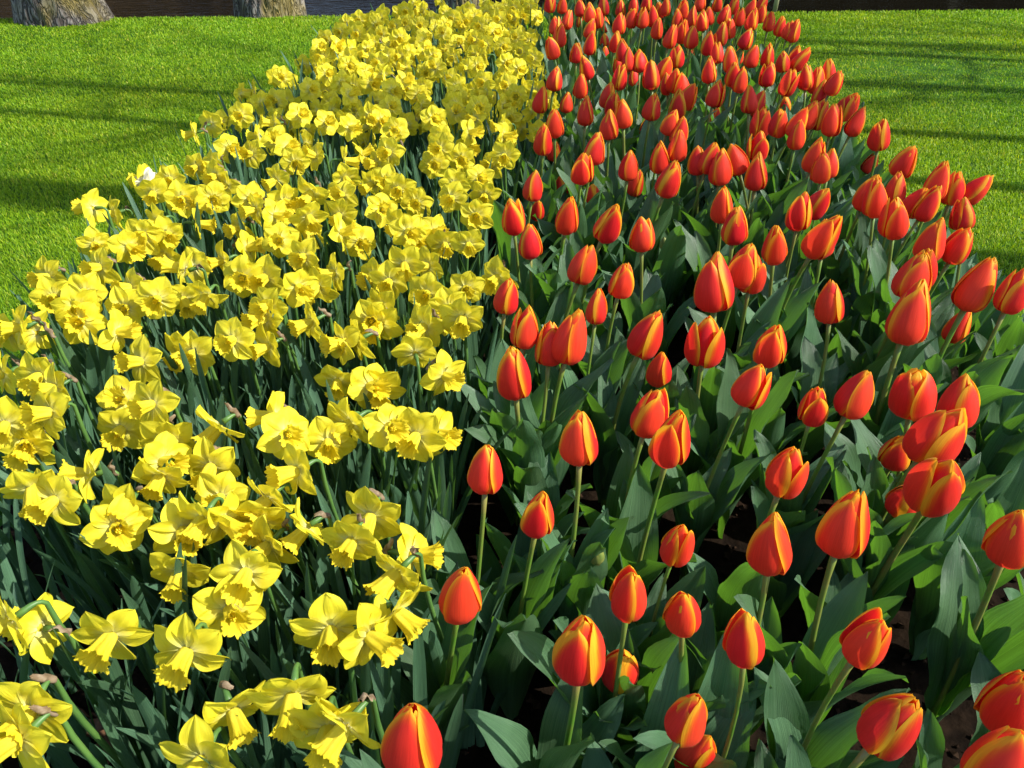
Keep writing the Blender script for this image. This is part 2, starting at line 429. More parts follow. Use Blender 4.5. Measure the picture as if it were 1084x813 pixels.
# bare trees beyond the lawn's right side whose shadows fall across the lawn and the bed
sx, sy = SUN_DIR.x/math.hypot(SUN_DIR.x, SUN_DIR.y), SUN_DIR.y/math.hypot(SUN_DIR.x, SUN_DIR.y)
for (gx, gy, dist, r0, h, sd_, lab) in [(1.5, 2.13, 4.2, .145, 12, 31, 'slim bare tree beside the bed casting a band of shade'),
                                  (1.5, 4.3, 9.0, .10, 10.5, 44, 'bare tree across the lawn with many thin twigs'),
                                  (1.5, 5.3, 13.0, .13, 13, 52, 'tall bare tree at the far side of the lawn'),
                                  (-1.9, 4.15, 6.8, .055, 9, 71, 'slender bare tree in the middle of the lawn'),
                                  (-1.55, 3.35, 6.3, .05, 8, 73, 'slender leaning bare tree halfway along the bed'),
                                  (1.5, 5.0, 5.5, .06, 5.5, 75, 'young bare tree near the tulip bed'),
                                  (-1.2, .9, 11.0, .10, 8, 67, 'bare tree out on the lawn behind the viewer')]:
    tree((gx+sx*dist, gy+sy*dist, 0), r0, h, ((.0, 0) if sd_ != 73 else (-.03, .045)), .03, MB2, sd_, lab, nl=8, detail=False, limb_z=.86 if sd_ == 31 else .5 if sd_ in (71, 73, 79) else .3, taper=.8 if sd_ == 31 else .55)
# sapling behind the tulips and a post added in place of a dark water reflection
sp = link('sapling', None); p = at(820, 12); sp.location = (p.x, p.y, -.01); tag(sp, 'thin pale green sapling stem just behind the farthest tulips', 'sapling')
v, f = tube([Vector((0, 0, z))+Vector((.01*math.sin(z*3), 0, 0)) for z in np.linspace(0, 1.6, 12)], list(np.linspace(.017, .010, 12)), 10)
link('stem', mesh('sapling_stem', v, f, m_plain('sapling_bark', (.22, .24, .10), (.36, .36, .2), 30, .7)), sp)
for k in range(7):
    z = .75+k*.13; a = k*2.3
    v, f = tube([Vector((0, 0, z)), Vector((math.cos(a)*.1, math.sin(a)*.1, z+.12)), Vector((math.cos(a)*.16, math.sin(a)*.16, z+.3))], [.006, .004, .001], 6)
    link('twig', mesh('twig', v, f, MB2), sp)
MPOST = m_plain('dark_post_wood', (.02, .015, .01), (.06, .045, .03), 20, .7, stretch=(1, 1, .2), bump=.004)
pp = link('reflection_post', None); pp.location = (5.1, 7.7, -.7); tag(pp, 'dark post added in place of a dark reflection in the water', 'post')
v, f = tube([Vector((0, 0, z)) for z in (0, .5, .9, .93)], [.05, .048, .046, .036], 12); link('shaft', mesh('shaft', v, f, MPOST), pp)
# unseen hedges on the far bank, added for their reflections in the water
def hedge(name, x0, x1, y, h, seed, mat, label, zb=.3):
    rg = np.random.default_rng(seed); n = int((x1-x0)*320*max(3, h))
    x = rg.uniform(x0, x1, n); top = h*(.85+.3*np.array([noise.noise(Vector((v*.35, seed, 0))) for v in x]))
    z = zb+top*rg.random(n)**.8; yy = y+rg.normal(0, .5, n)
    s = rg.uniform(.10, .22, n); a = rg.uniform(0, 2*PI, n); e = rg.uniform(-.8, .8, n)
    u = np.stack([np.cos(a), np.sin(a), e], 1)*s[:, None]; v2 = np.stack([-np.sin(a)*.4, np.cos(a)*.4, np.ones(n)*.6], 1)*s[:, None]
    c = np.stack([x, yy, z], 1)
    co = np.stack([c-u, c-v2*.6, c+u, c+v2], 1).reshape(-1, 3); i = np.arange(n)*4
    me = fast_mesh(name, co, [np.stack([i, i+1, i+2, i+3], 1)], mat, smooth=False)
    o = link(name, me); tag(o, label, 'hedge')
MH1 = m_plain('shaded_hedge_leaf', (.004, .009, .004), (.012, .022, .008), 3, .7, spec=.2)  # near-black leaves: the hedge's shade is put into the colour
MH2 = m_plain('beech_leaf', (.08, .045, .02), (.17, .10, .045), 3, .8, spec=.2)
hedge('unseen_evergreen_hedge', -.5, 36, 17.3, 11, 5, MH1, 'unseen dark evergreen hedge added to darken the reflection in the water', -.4)
hedge('unseen_beech_hedge', -42, -6.0, 19.5, 6.5, 6, MH2, 'unseen tall brown hedge added for its reflection in the water')
hedge('unseen_beech_hedge', -6.0, -.5, 18.2, 2.1, 7, MH2, 'unseen low brown hedge added so the sky reflects above it')  # kept low to let sky into the water's reflection

# ------------------------------------------------------------------ tulips
def tulip_petals(seed, L, Rr, openv, inner_wide, blunt):
    """six petal meshes of one bloom, standing on the origin"""
    rg = random.Random(seed); out = []; tw0 = rg.uniform(-.3, .3)
    tip = .07+openv*.45; bulge = rg.uniform(-.03, .03); side = rg.choice([-1, 1])
    for k in range(6):
        inner = k % 2
        ang = k*PI/3+rg.uniform(-.10, .10)
        sc_ = (.87 if inner else 1.0)*rg.uniform(.992, 1.008)
        Lk = L*(rg.uniform(.95, 1.0) if inner else rg.uniform(.88, 1.0))
        tw = tw0+rg.uniform(-.06, .06); ph = rg.uniform(0, 9)
        mL, mR = (rg.uniform(-.06, .12), .04+.60*rg.random()**1.7) if side > 0 else (.04+.60*rg.random()**1.7, rg.uniform(-.06, .12))
        if inner: mL = mR = inner_wide
        fold = rg.choice([0, 0, .02, .035, .045])*(-1 if inner else 1); fc = rg.uniform(-.6, .6)
        tipo = tip*(rg.uniform(.8, 1.2) if not inner else .35)
        def fn(u, v):
            uu = u; uz = u*Lk/L
            r = Rr*sc_*curve([0, .04, .12, .26, .46, .66, .83, .94, 1], [.16, .62, .90, 1.0+bulge, .92+openv*.10, .71+openv*.26, .44+openv*.38, .23+openv*.42, tipo], uz)
            if inner: r *= 1-.25*max(0, uz-.8)/.2
            hw = Rr*curve([0, .1, .28, .5, .70, .86, .95, 1], [.22, .74, 1.05, 1.05, .84, .52, .28, .03+blunt*.10], uu)
            phi = min(hw/max(r, .0015), 1.30)*v
            r2 = r*(1+.045*v*side)
            r2 += Rr*.035*abs(v)**4*(uu > .1)*(1 if v*side > 0 else -.6) - Rr*.045*math.exp(-(v/.09)**2)*min(1, uu*3)*(1-uu)
            r2 += Rr*.012*noise.noise(Vector((v*2.2, uu*3, ph)))
            z = Lk*(uu-.030*(1-uu)*4*0) - Lk*.035*v*v*(uu**2)*(1 if uu < .98 else 1)
            r2 += Rr*fold*math.exp(-((v-fc)/.16)**2)*min(1, uu*2)*math.sin(min(1, uu*1.05)*PI)
            z = z+Lk*.02*noise.noise(Vector((v*3, uu*2, ph+5)))
            A = ang+phi+tw*uu*uu
            edge = (hw*(1-abs(v))/.01)
            tipd = (1-uu)*Lk/.01*.8+.10
            tt = min(1, max(0, v*1.2+.5)); tt = tt*tt*(3-2*tt)
            e = min(edge, tipd+.15)-(mL+(mR-mL)*tt)*min(1, uu*2.0)+max(0, .36-uu)*1.3
            return (Vector((math.cos(A)*r2, math.sin(A)*r2, z)), max(0, e), uu, v+k*3.1+ph)
        out.append(grid(16, 12, fn, MT, 'petal', ('edge', 'along', 'across')))
    return out
BLOOM = []   # closed, pointed blooms
for s in range(16):
    rg = random.Random(100+s)
    BLOOM.append(tulip_petals(200+s, .083*rg.uniform(.92, 1.08), .0250*rg.uniform(.92, 1.06), rg.choice([0, 0, .05, .12, .22]), rg.uniform(-.05, .28), rg.random()))
BLOOM_OPEN = [tulip_petals(300+s, .078, .031, .62+.12*s, .7, .6) for s in range(2)]
BUD = [tulip_petals(320+s, .060, .0215, .12, .9, .9) for s in range(2)]
def tulip_leaf(seed):
    rg = random.Random(seed)
    L = rg.uniform(.25, .34); W = rg.uniform(.027, .043); a0 = R(rg.uniform(2, 12)); a1 = R(rg.uniform(12, 66)); tw = rg.uniform(-.5, .5); ph = rg.uniform(0, 9)
    n = 18; pts = []; p = Vector((0, 0, 0)); ax = []
    curl = rg.uniform(.8, 1.9)
    for i in range(n+1):
        u = i/n; a = a0+(a1-a0)*u**curl
        ax.append(a); pts.append(p.copy()); p = p+Vector((math.sin(a), 0, math.cos(a)))*L/n
    fold = rg.uniform(.7, 1.3); wav = rg.uniform(.2, .9); fr = rg.uniform(1.5, 3)
    def fn(u, v):
        i = min(n, round(u*n)); c = pts[i]; a = ax[i]
        nrm = Vector((-math.cos(a), 0, math.sin(a)))          # upper side of the leaf looks back to the stem
        hw = W*curl_w(u)
        f = fold*(1-u*.65)
        roll = tw*u
        y = math.sin(v*f*1.15)/(f*1.15)*hw; d = (1-math.cos(v*f*1.15))/(f*1.15)*hw
        d += .009*wav*abs(v)**2*math.sin(u*fr*2*PI+ph+(1.7 if v > 0 else 0))*min(1, u*4)
        d -= .0012*math.exp(-(v/.1)**2)
        y2 = y*math.cos(roll)-d*math.sin(roll); d2 = y*math.sin(roll)+d*math.cos(roll)
        return (c+Vector((.004, y2, 0))+nrm*d2+Vector((0, .03*tw*u*u, 0)), u, v+ph)
    return grid(n, 8, fn, MTL, 'leaf', ('along', 'across'))
def curl_w(u):
    return curve([0, .06, .2, .42, .65, .85, .95, 1], [.30, .42, .78, 1.0, .88, .52, .24, .015], u)
TLEAF = [tulip_leaf(500+s) for s in range(16)]

def place_words(px, py):
    return f"{round(px/10.84)}% across and {round(py/8.13)}% down the photo"
used_labels = {}
def unique(lab, px, py):
    """add where it stands in the photo; nudge the wording by tenths if two fall on the same percent"""
    px, py = min(max(px, 0), 1084), min(max(py, 0), 813)
    if 'farthest rows' in lab: return lab
    t = f"{lab}, {place_words(px, py)}"
    if t in used_labels:
        t = f"{lab}, {px/10.84:.1f}% across and {py/8.13:.1f}% down the photo"
    used_labels[t] = 1
    return t
def orient(axis, spin):
    q = axis.to_track_quat('Z', 'Y'); return q @ Quaternion((0, 0, 1), spin)
TROOTS = []
WIDTH = {}
for tok in '''717,576:40 723,645:47 817,575:55 789,675:51 895,554:59 919,678:51 666,630:47 615,685:64 947,763:67 729,758:50 437,778:76 488,627:57 571,543:43 515,495:43
614,462:48 713,463:50 689,436:43 834,497:47 998,458:60 994,511:61 908,415:44 862,427:35 797,406:40 747,360:42 818,362:40 879,320:34 757,299:46 964,332:50 1037,299:47
544,394:46 605,357:44 686,354:40 632,325:28 537,312:32 659,295:32 620,278:35 557,347:34 1072,565:60 1017,424:46 969,290:42'''.split():
    a, b = tok.split(':'); x, y = a.split(','); WIDTH[(float(x), float(y))] = float(b)
GRP_T = 'red and yellow tulips of the bed'
def tulip(px, py, s=1.0, z=None, kind='c', tilt=None, label=None):
    rg = random.Random(int(px*131+py*7))
    if z is None: z = .445+rg.uniform(-.022, .022)
    if kind == 'l': z = .33+rg.uniform(-.05, .03); s *= .85
    if kind == 'b': z = .31+rg.uniform(-.03, .03)
    c = at(px, py, z)                                     # centre of the bloom
    sets = {'c': BLOOM, 'l': BLOOM, 'b': BUD, 'o': BLOOM_OPEN}[kind]
    petals = rg.choice(sets); s *= rg.uniform(.90, 1.05)
    if (px, py) in WIDTH:
        dep = c.y*math.cos(PITCH)-(c.z-H)*math.sin(PITCH); s = WIDTH[(px, py)]*dep/(FPX*.0600)
    if tilt is None: tx, ty = rg.gauss(.02, .13), rg.gauss(-.03, .12)
    else: tx, ty = tilt
    if c.x > .75 and tilt is None: tx += .10
    ax = Vector((tx, ty, 1)).normalized()
    L = {'b': .060}.get(kind, .083)*s
    top = c-ax*L*.5                                        # top of the stem
    base = Vector((top.x-ax.x*.14+rg.uniform(-.02, .02), top.y-ax.y*.14+rg.uniform(-.02, .02), .015))
    base.x = min(max(base.x, xl(base.y)+.04), xr(base.y)-.03)
    root = link('tulip', None); root.location = base; TROOTS.append((base.x, base.y))
    rel = top-base
    pts = bez(Vector((0, 0, -.02)), Vector((0, 0, rel.z*.4)), rel-ax*rel.z*.3, rel+ax*.003*s, 9)
    r = .0037*s*rg.uniform(.9, 1.1)
    v, f = tube(pts, [r*1.15, r*1.12, r*1.08, r*1.04, r, r, r*.97, r*.95, r*.95, r*1.25], 8)
    link('stem', mesh('stem', v, f, MTS), root)
    q = orient(ax, rg.uniform(0, 2*PI))
    for pm in petals:
        o = link('petal', pm, root); o.location = rel; o.rotation_mode = 'QUATERNION'; o.rotation_quaternion = q; o.scale = (s*rg.uniform(.99, 1.01),)*3
        ka = petals.index(pm)*PI/3; til = rg.gauss(0, .015)
        if kind != 'b' and petals.index(pm) % 2 == 0 and rg.random() < .16: til = rg.uniform(.06, .20)
        o.rotation_quaternion = q @ Quaternion((-math.sin(ka), math.cos(ka), 0), til)
    a = rg.uniform(0, 2*PI)
    for k in range(5 if c.y < 2.6 else 3):
        o = link('leaf', rg.choice(TLEAF), root)
        sl = rg.uniform(.95, 1.28)*(1.0-.09*k)
        o.location = (0, 0, .008+.030*k); o.rotation_euler = (0, 0, a); o.scale = (sl, sl*rg.uniform(.85, 1.15), sl)
        a += rg.uniform(1.7, 2.6)
    look = {'c': 'closed red tulip edged yellow', 'l': 'short red tulip low among leaves', 'b': 'small orange tulip bud', 'o': 'red tulip with spread petals'}[kind]
    if kind == 'c':
        if tx > .17: look = 'red tulip edged yellow leaning right'
        elif tx < -.17: look = 'red tulip edged yellow leaning left'
    X, Y = pix(c)
    tag(root, unique(label or look, X, Y), 'tulip', GRP_T)
    return root
T = """582,3 595,5 601,21 614,7 588,26 584,50 593,38 624,12 633,19 639,6 625,30 625,46 610,55 657,8 656,24 669,19 671,4 681,19 685,2 698,10 696,30 691,18 705,7
652,43 659,52 665,64 677,63 588,82 620,72 615,90 657,82 644,101 690,80 704,71 706,88 573,106 620,118 587,130 659,119 649,111 645,132 691,112
717,21 723,9 733,18 722,34 732,39 710,39 750,16 744,22 760,3 742,1 768,15 777,5 772,30 784,17 795,8 797,21 807,3 806,14 815,22 826,28 836,31 841,33 791,40 764,36 750,46 760,55 773,63 717,58
714,85 729,102 722,90 751,75 776,78 784,85 797,59 813,59 814,78 829,64 842,59 758,99 718,111 711,128 720,137 793,104 803,109 806,128 824,129 835,88 853,82 865,85 877,78 884,87 869,99 845,130 857,120 866,121 881,127 895,112
901,110 907,129 932,142 959,169 920,204 926,210 948,202 947,229 971,213 983,216 993,192 1010,199 1020,225 879,172 872,251 987,255 1016,259 978,282
575,148 617,176 630,157 666,174 565,195 542,229 561,254 601,228 645,236 679,246 718,153 698,167 709,190 739,168 752,167 763,177 778,167 803,153 801,183 844,143 765,217 778,238 820,259 848,224 867,214 789,278 863,165 870,176 796,288
620,278 659,295 537,312 557,347 544,394 605,357 582,362 632,325 686,354 614,462 689,436 713,463 515,495 571,543
757,299 747,360 879,320 818,362 797,406 862,427 908,415 834,497 969,290 964,332 1037,299 1074,308 1017,424 998,458 994,511 895,554 817,575 1072,565 789,675 919,678 947,763 729,758 1074,739 1062,806
488,627 437,778 666,630 615,685 717,576 723,645"""
for tok in T.split():
    x, y = map(float, tok.split(',')); tulip(x, y)
for x, y in ((685,134), (671,81), (600,108), (587,158), (673,193), (569,221), (699,389), (1015,345), (740,800), (641,26), (614,22), (923,172), (654,70), (731,60), (782,58), (757,125)): tulip(x, y, kind='l')
for x, y in ((640,56), (640,42), (637,73), (595,195), (831,110), (950,477), (959,528), (657,706), (628,205)): tulip(x, y, kind='b')
tulip(968, 414, kind='o', z=.42); tulip(1036, 199, tilt=(.65, -.1)); tulip(848, 63, tilt=(.55, -.1)); tulip(873, 250, s=1.1, kind='c', tilt=(.3, -.2))
# rows that carry on past the top of the picture
for k in range(34):
    y = 4.35+.55*rnd.random(); x = rnd.uniform(.2, xr(y)-.06); X, Y = pix((x, y, .44)); tulip(X, Y, label='red tulip in the farthest rows at the top edge of the photo')

MGB = m_plain('green_bud', (.10, .16, .03), (.26, .26, .06), 40, .5, .1)
for x, y in ((632, 587), (703, 257)):
    b = tulip(x, y, s=.5, kind='b', z=.30, label='tiny unopened green tulip bud')
    for ch in b.children:
        if ch.name.startswith('petal'): ch.material_slots[0].link = 'OBJECT'; ch.material_slots[0].material = MGB
# tulip plants that carry only leaves, in the gaps between the flowering ones
def foliage_plants():
    rg = random.Random(77); n = 0; t = 0
    while n < 115 and t < 6000:
        t += 1
        y = rg.uniform(.32, 3.4)**1; x = rg.uniform(curve([0, .5, 1.3, 2.2, 4.2], [-.10, -.07, -.02, .04, .17], y), xr(y)-.05)
        if min((x-a)**2+(y-b)**2 for a, b in TROOTS) < .062**2: continue
        X, Y = pix((x, y, .15))
        if not (-30 < X < 1114 and Y < 840): continue
        TROOTS.append((x, y)); n += 1
        root = link('leafy_tulip', None); root.location = (x, y, .012); a = rg.uniform(0, 6.3)
        for k in range(4):
            o = link('leaf', rg.choice(TLEAF), root); sl = rg.uniform(.75, 1.08); o.location = (0, 0, .006*k); o.rotation_euler = (0, 0, a); o.scale = (sl,)*3; a += rg.uniform(1.4, 2.4)
        X, Y = pix((x, y, .15)); tag(root, unique('broad green tulip leaves without a flower', X, Y), 'tulip plant', 'tulip plants without flowers')
foliage_plants()
# ------------------------------------------------------------------ daffodils
def daff_petal(seed, inner):
    rg = random.Random(seed); L = rg.uniform(.034, .040); W = rg.uniform(.0158, .0188)*(.95 if inner else 1.08)
    sweep = rg.uniform(-.012, .004); cup = rg.uniform(-.006, .012); ph = rg.uniform(0, 9); tw = rg.uniform(-.35, .35)
    def fn(u, v):
        hw = W*curve([0, .12, .35, .55, .78, .92, 1], [.30, .58, .95, 1.0, .74, .36, .02], u)
        x = .004+L*u; y = v*hw
        z = sweep*u*u*(-1)*-1+cup*v*v*math.sin(u*PI)*.6
        z += .0022*math.exp(-(v/.16)**2)*math.sin(min(1, u*1.1)*PI)
        z += .0040*noise.noise(Vector((v*2.2, u*1.8, ph)))+.0011*math.sin(v*13+ph)*(1-abs(v))*math.sin(u*PI)
        z += tw*v*hw*u
        return (Vector((x, y, z+(0 if inner else -.0014))), u, v+ph)
    return grid(12, 10, fn, MD, 'petal', ('along', 'across'))
DP_IN = [daff_petal(600+s, True) for s in range(7)]; DP_OUT = [daff_petal(640+s, False) for s in range(7)]
def trumpet_mesh(seed):
    rg = random.Random(seed); ph = rg.uniform(0, 9); fl = rg.uniform(.0150, .0185); L = rg.uniform(.032, .037); n, m = 18, 96
    V = []; al = []; ac = []
    for i in range(n+1):
        u = i/n
        r0 = curve([0, .15, .5, .75, .9, 1], [.0072, .0082, .0096, .0118, .0145, fl], u)
        z = L*curve([0, .5, .9, 1], [0, .52, .95, 1.0], u)
        for k in range(m):
            a = 2*PI*k/m; g = max(0, (u-.62)/.38)**1.6
            fr = math.sin(a*6+ph)*.0010*min(1, u*3)+g*(.0015*math.sin(a*9+ph+1.5*math.sin(a*2))+.0010*math.sin(a*21+ph*2))
            zz = z+g*(.0009*math.sin(a*14+ph)+.0008*math.sin(a*27+ph)+.0008*math.sin(a*5+ph))
            V.append(Vector((math.cos(a)*(r0+fr), math.sin(a)*(r0+fr), zz))); al.append(u); ac.append(abs(a-PI)*2)
    F = [(i*m+k, i*m+(k+1) % m, (i+1)*m+(k+1) % m, (i+1)*m+k) for i in range(n) for k in range(m)]
    F.append(tuple(range(m-1, -1, -1)))
    for k in range(7):                                     # stamens round the style
        a = k*PI/3; q = .0028 if k < 6 else 0; hgt = .020 if k < 6 else .027
        v, f = tube([Vector((math.cos(a)*q, math.sin(a)*q, t*hgt)) for t in (.0, .6, .7, 1)], [.0006, .0006, .0014, .0010], 5); o = len(V)
        V += v; F += [tuple(i+o for i in p) for p in f]; al += [.8]*len(v); ac += [k]*len(v)
    return mesh('trumpet', V, F, MTR, attrs={'along': al, 'across': ac})
TRUMP = [trumpet_mesh(700+s) for s in range(6)]
def join_perianth(s):
    rg = random.Random(s); V = []; F = []; A = []; B = []
    for k in range(6):
        me = rg.choice(DP_IN if k % 2 else DP_OUT); o = len(V); c, sn = math.cos(k*PI/3), math.sin(k*PI/3)
        V += [Vector((v.co.x*c-v.co.y*sn, v.co.x*sn+v.co.y*c, v.co.z)) for v in me.vertices]
        F += [tuple(i+o for i in p.vertices) for p in me.polygons]
        A += [d.value for d in me.attributes['along'].data]; B += [d.value for d in me.attributes['across'].data]
    return mesh('perianth', V, F, MD, attrs={'along': A, 'across': B})
PERI = [join_perianth(s) for s in range(6)]
def strap_leaf(seed):
    rg = random.Random(seed); L = rg.uniform(.30, .40); W = rg.uniform(.0050, .0074); a0 = R(rg.uniform(0, 8)); a1 = R(rg.uniform(4, 42)); tw = rg.uniform(-1.1, 1.1); ph = rg.uniform(0, 9)
    n = 14; pts = []; ax = []; p = Vector((0, 0, 0)); cu = rg.uniform(1, 2.6)
    for i in range(n+1):
        a = a0+(a1-a0)*(i/n)**cu; ax.append(a); pts.append(p.copy()); p = p+Vector((math.sin(a), 0, math.cos(a)))*L/n
    def fn(u, v):
        i = min(n, round(u*n)); a = ax[i]; hw = W*curve([0, .1, .5, .85, .95, 1], [.85, .95, 1, .92, .62, .12], u)
        nrm = Vector((-math.cos(a), 0, math.sin(a))); y = v*hw; d = .30*hw*v*v; ro = tw*u
        return (pts[i]+Vector((0, y*math.cos(ro)-d*math.sin(ro), 0))+nrm*(y*math.sin(ro)+d*math.cos(ro)), u, v+ph)
    return grid(n, 4, fn, MDL, 'leaf', ('along', 'across'))
SLEAF = [strap_leaf(800+s) for s in range(16)]
DIRS = {'D': -90, 'DL': -128, 'L': 178, 'DR': -48, 'R': -5, 'UL': 140, 'UR': 40, 'U': 90}
GRP_D = 'yellow trumpet daffodils of the bed'
def spathe_mesh(seed):
    rg = random.Random(seed)
    bend = rg.uniform(.2, 1.1)
    def fn(u, v):
        w = .0036*curve([0, .3, .7, 1], [.8, 1.2, .8, .05], u); a = v*2.2*(1-u*.4)
        x = .036*u*math.cos(bend*u)
        return (Vector((w*math.sin(a)+.0012*noise.noise(Vector((u*9, v*3, seed))), w*math.cos(a)-.014*u*u*bend+.0022*math.sin(u*14)+.0018*noise.noise(Vector((u*16, v*5, seed+4))), x)), u, v)
    return grid(10, 6, fn, MSP, 'spathe', ('along', 'across'))
SPA = [spathe_mesh(s) for s in range(4)]
def flower_frame(c, az, el, rg, s):
    ax = Vector((math.cos(az)*math.cos(el), math.sin(az)*math.cos(el), math.sin(el)))
    return ax
def daffodil(px, py, d=None, z=None, far=False, nleaf=6, label=None):
    rg = random.Random(int(px*17+py*577))
    if z is None: z = .40+rg.uniform(-.028, .028)
    c = at(px, py, z); s = rg.uniform(.91, 1.04)
    az = R(DIRS[d]+rg.uniform(-15, 15)) if d else R((-88 if far else -98)+rg.gauss(0, 38 if far else 34))
    el = R(rg.gauss(9 if far else 3, 12))
    ax = flower_frame(c, az, el, rg, s)
    back = c-ax*.010*s
    hx, hy = ax.x, ax.y
    neck = back-Vector((hx*.020, hy*.020, -.004))
    base = Vector((neck.x-hx*.05+rg.uniform(-.02, .02), neck.y-hy*.05+rg.uniform(-.02, .02), .015))
    base.x = max(base.x, xl(base.y)+.05)
    root = link('daffodil', None); root.location = base
    nk = neck-base; bk = back-base
    pts = bez(Vector((0, 0, -.02)), Vector((0, 0, nk.z*.4)), Vector((nk.x-hx*.004, nk.y-hy*.004, nk.z*.75)), nk+Vector((-hx*.008, -hy*.008, -.008)), 8)
    pts += bez(pts[-1], nk+Vector((-hx*.003, -hy*.003, .002)), nk+ax*.004, bk, 5)[1:]
    r = .0033*s
    rad = [r*1.15]*3+[r]*5+[r*.85]+[r*.75]*2+[r*1.0, r*1.15, r*1.3]
    v, f = tube(pts, rad[:len(pts)], 7)
    link('stem', mesh('stem', v, f, MDS), root)
    q = orient(ax, rg.uniform(0, 2*PI))
    def put(name, me, quat, sx=1.0):
        o = link(name, me, root); o.location = bk+ax*.008*s; o.rotation_mode = 'QUATERNION'; o.rotation_quaternion = quat; o.scale = (s*sx,)*3; return o
    put('trumpet', rg.choice(TRUMP), q, rg.uniform(.92, 1.06))
    if far: put('perianth', rg.choice(PERI), q)
    else:
        for k in range(6): put('petal', rg.choice(DP_IN if k % 2 else DP_OUT), q @ Quaternion((0, 0, 1), k*PI/3+rg.uniform(-.08, .08)) @ Quaternion((0, 1, 0), rg.gauss(-.02, .13)), rg.uniform(.95, 1.05))
    if rg.random() < (.6 if not far else .3):
        o = link('spathe', rg.choice(SPA), root); o.location = pts[8]; o.rotation_mode = 'QUATERNION'
        o.rotation_quaternion = (Vector((hx*.5, hy*.5, .8))).to_track_quat('Z', 'Y') @ Quaternion((0, 0, 1), rg.uniform(0, 6)); o.scale = (s,)*3
    for k in range(nleaf):
        o = link('leaf', rg.choice(SLEAF), root); a = rg.uniform(0, 2*PI); sl = rg.uniform(.85, 1.12)
        rr = rg.uniform(.005, .035); o.location = (math.cos(a)*rr, math.sin(a)*rr, -.01); o.rotation_euler = (rg.gauss(0, .06), rg.gauss(0, .06), a+rg.gauss(0, .5)); o.scale = (sl*rg.uniform(.9, 1.3), sl*rg.uniform(.9, 1.3), sl)
    A = math.degrees(az) % 360
    look = ('facing the viewer' if 240 <= A < 300 else 'turned left' if 130 <= A < 240 else 'turned right' if A >= 300 or A < 40 else 'facing away')
    X, Y = pix(c)
    tag(root, label or unique(f'yellow daffodil {look}', X, Y), 'daffodil', GRP_D)
    if label:
        for ch in root.children:
            if ch.name.split('.')[0] in ('petal', 'trumpet'): ch.material_slots[0].link = 'OBJECT'; ch.material_slots[0].material = MWF
    return base
DA = """97,220,L 120,226,DL 152,190,L 162,204 180,190 192,211 151,250,D 137,261 166,235 177,248,DR 173,270 194,285,L 100,259 105,283,DL 50,293,DL 57,315 89,309 81,326 137,304,DL 166,317 194,317 133,326
228,186 239,197 226,211 205,211 265,210 292,191 301,213,DR 292,228 270,222 211,237,R 253,241,DL 296,254,D 263,263,R 329,204 327,230 325,250,DL 362,206 366,189 359,228 362,246,R 394,195 381,257 322,272 353,289,DL 235,276 207,283,U 257,294,D 218,313 281,294 316,304,DR 283,324 336,304 395,294
409,192 422,200 441,215,D 404,222 421,237,DL 432,245 480,195 478,210 508,189 513,206 504,228,D 460,245 471,259,D 496,259 441,254 428,280,D 452,282 412,298,D 493,305 452,311 474,328 526,294 404,326
299,82,D 268,97,L 292,107 255,122,D 318,122 329,95 346,130 224,131,U 205,141 289,131 292,148 242,157 265,163 305,156 333,165 312,172 224,174 207,177 371,135 371,100 351,109 366,170 385,163 392,122
8,352 20,347,DL 37,352,L 85,341,D 2,396 41,398 57,411 52,437,DL 5,450,D 30,474 126,352,R 148,383,DL 130,424 160,428,DL 128,455,D 195,372 178,465
205,374,D 246,360,D 283,367,DL 280,337,DL 329,341 362,363,DL 357,404,D 393,338 392,409,DR 231,452,DL 289,441,L 303,459,DR 363,450
402,343 402,411,D 470,343,DR 449,346 489,337 439,372,U 471,398,DR 465,459,DR 440,462 371,448,DL 412,452 377,360
173,489 33,519 57,530,D 93,502,L 170,504,D 223,495,D 313,499,DL 233,527,D 283,529 133,539 27,469 347,469,D
123,558,DR 193,563,DR 215,549 236,551 273,551 190,606,D 260,607,D 283,578 323,561,DL 350,668,D 117,674,D 197,691,D 7,658,DL 40,664,L 30,754 18,783 247,754,DR 310,738,D 347,774,D 213,806 243,646
392,548,D 437,588,R 420,607,DL 372,574 392,674,DR 420,648,DR 365,770"""
taken = []
for tok in DA.split():
    q = tok.split(','); x, y = float(q[0]), float(q[1])
    b = daffodil(x, y, q[2] if len(q) > 2 else None, far=y < 175, nleaf=8 if y > 330 else 6)
    taken.append((x, y))
# the dense far part of the bed
def bed_left_px(y):   # outline of the daffodil crowd in the photograph
    return curve([6, 14, 30, 50, 75, 100, 130, 180], [470, 395, 352, 328, 300, 330, 250, 380], y)
rf = random.Random(5); nfar = 300-len(taken); tries = 0; spots = []
while len(spots) < nfar and tries < 60000:
    tries += 1
    y = rf.uniform(9, 178); 
    left = 330+(y-60)*.4 if y > 60 else bed_left_px(y)
    if y > 90: left = 395
    x = rf.uniform(left, 572-(y-10)*.13-12)
    c = at(x, y, .40)
    gap = .068 if y < 90 else .074
    if all((c-q).length > gap for q in spots) and all(math.hypot((x-a)*1.0, (y-b)*1.6) > 13 for a, b in taken):
        spots.append(c)
print('far daffodils', len(spots), 'listed', len(taken))
for c in spots:
    X, Y = pix(c); daffodil(X, Y, far=True, nleaf=4 if Y < 110 else 5)
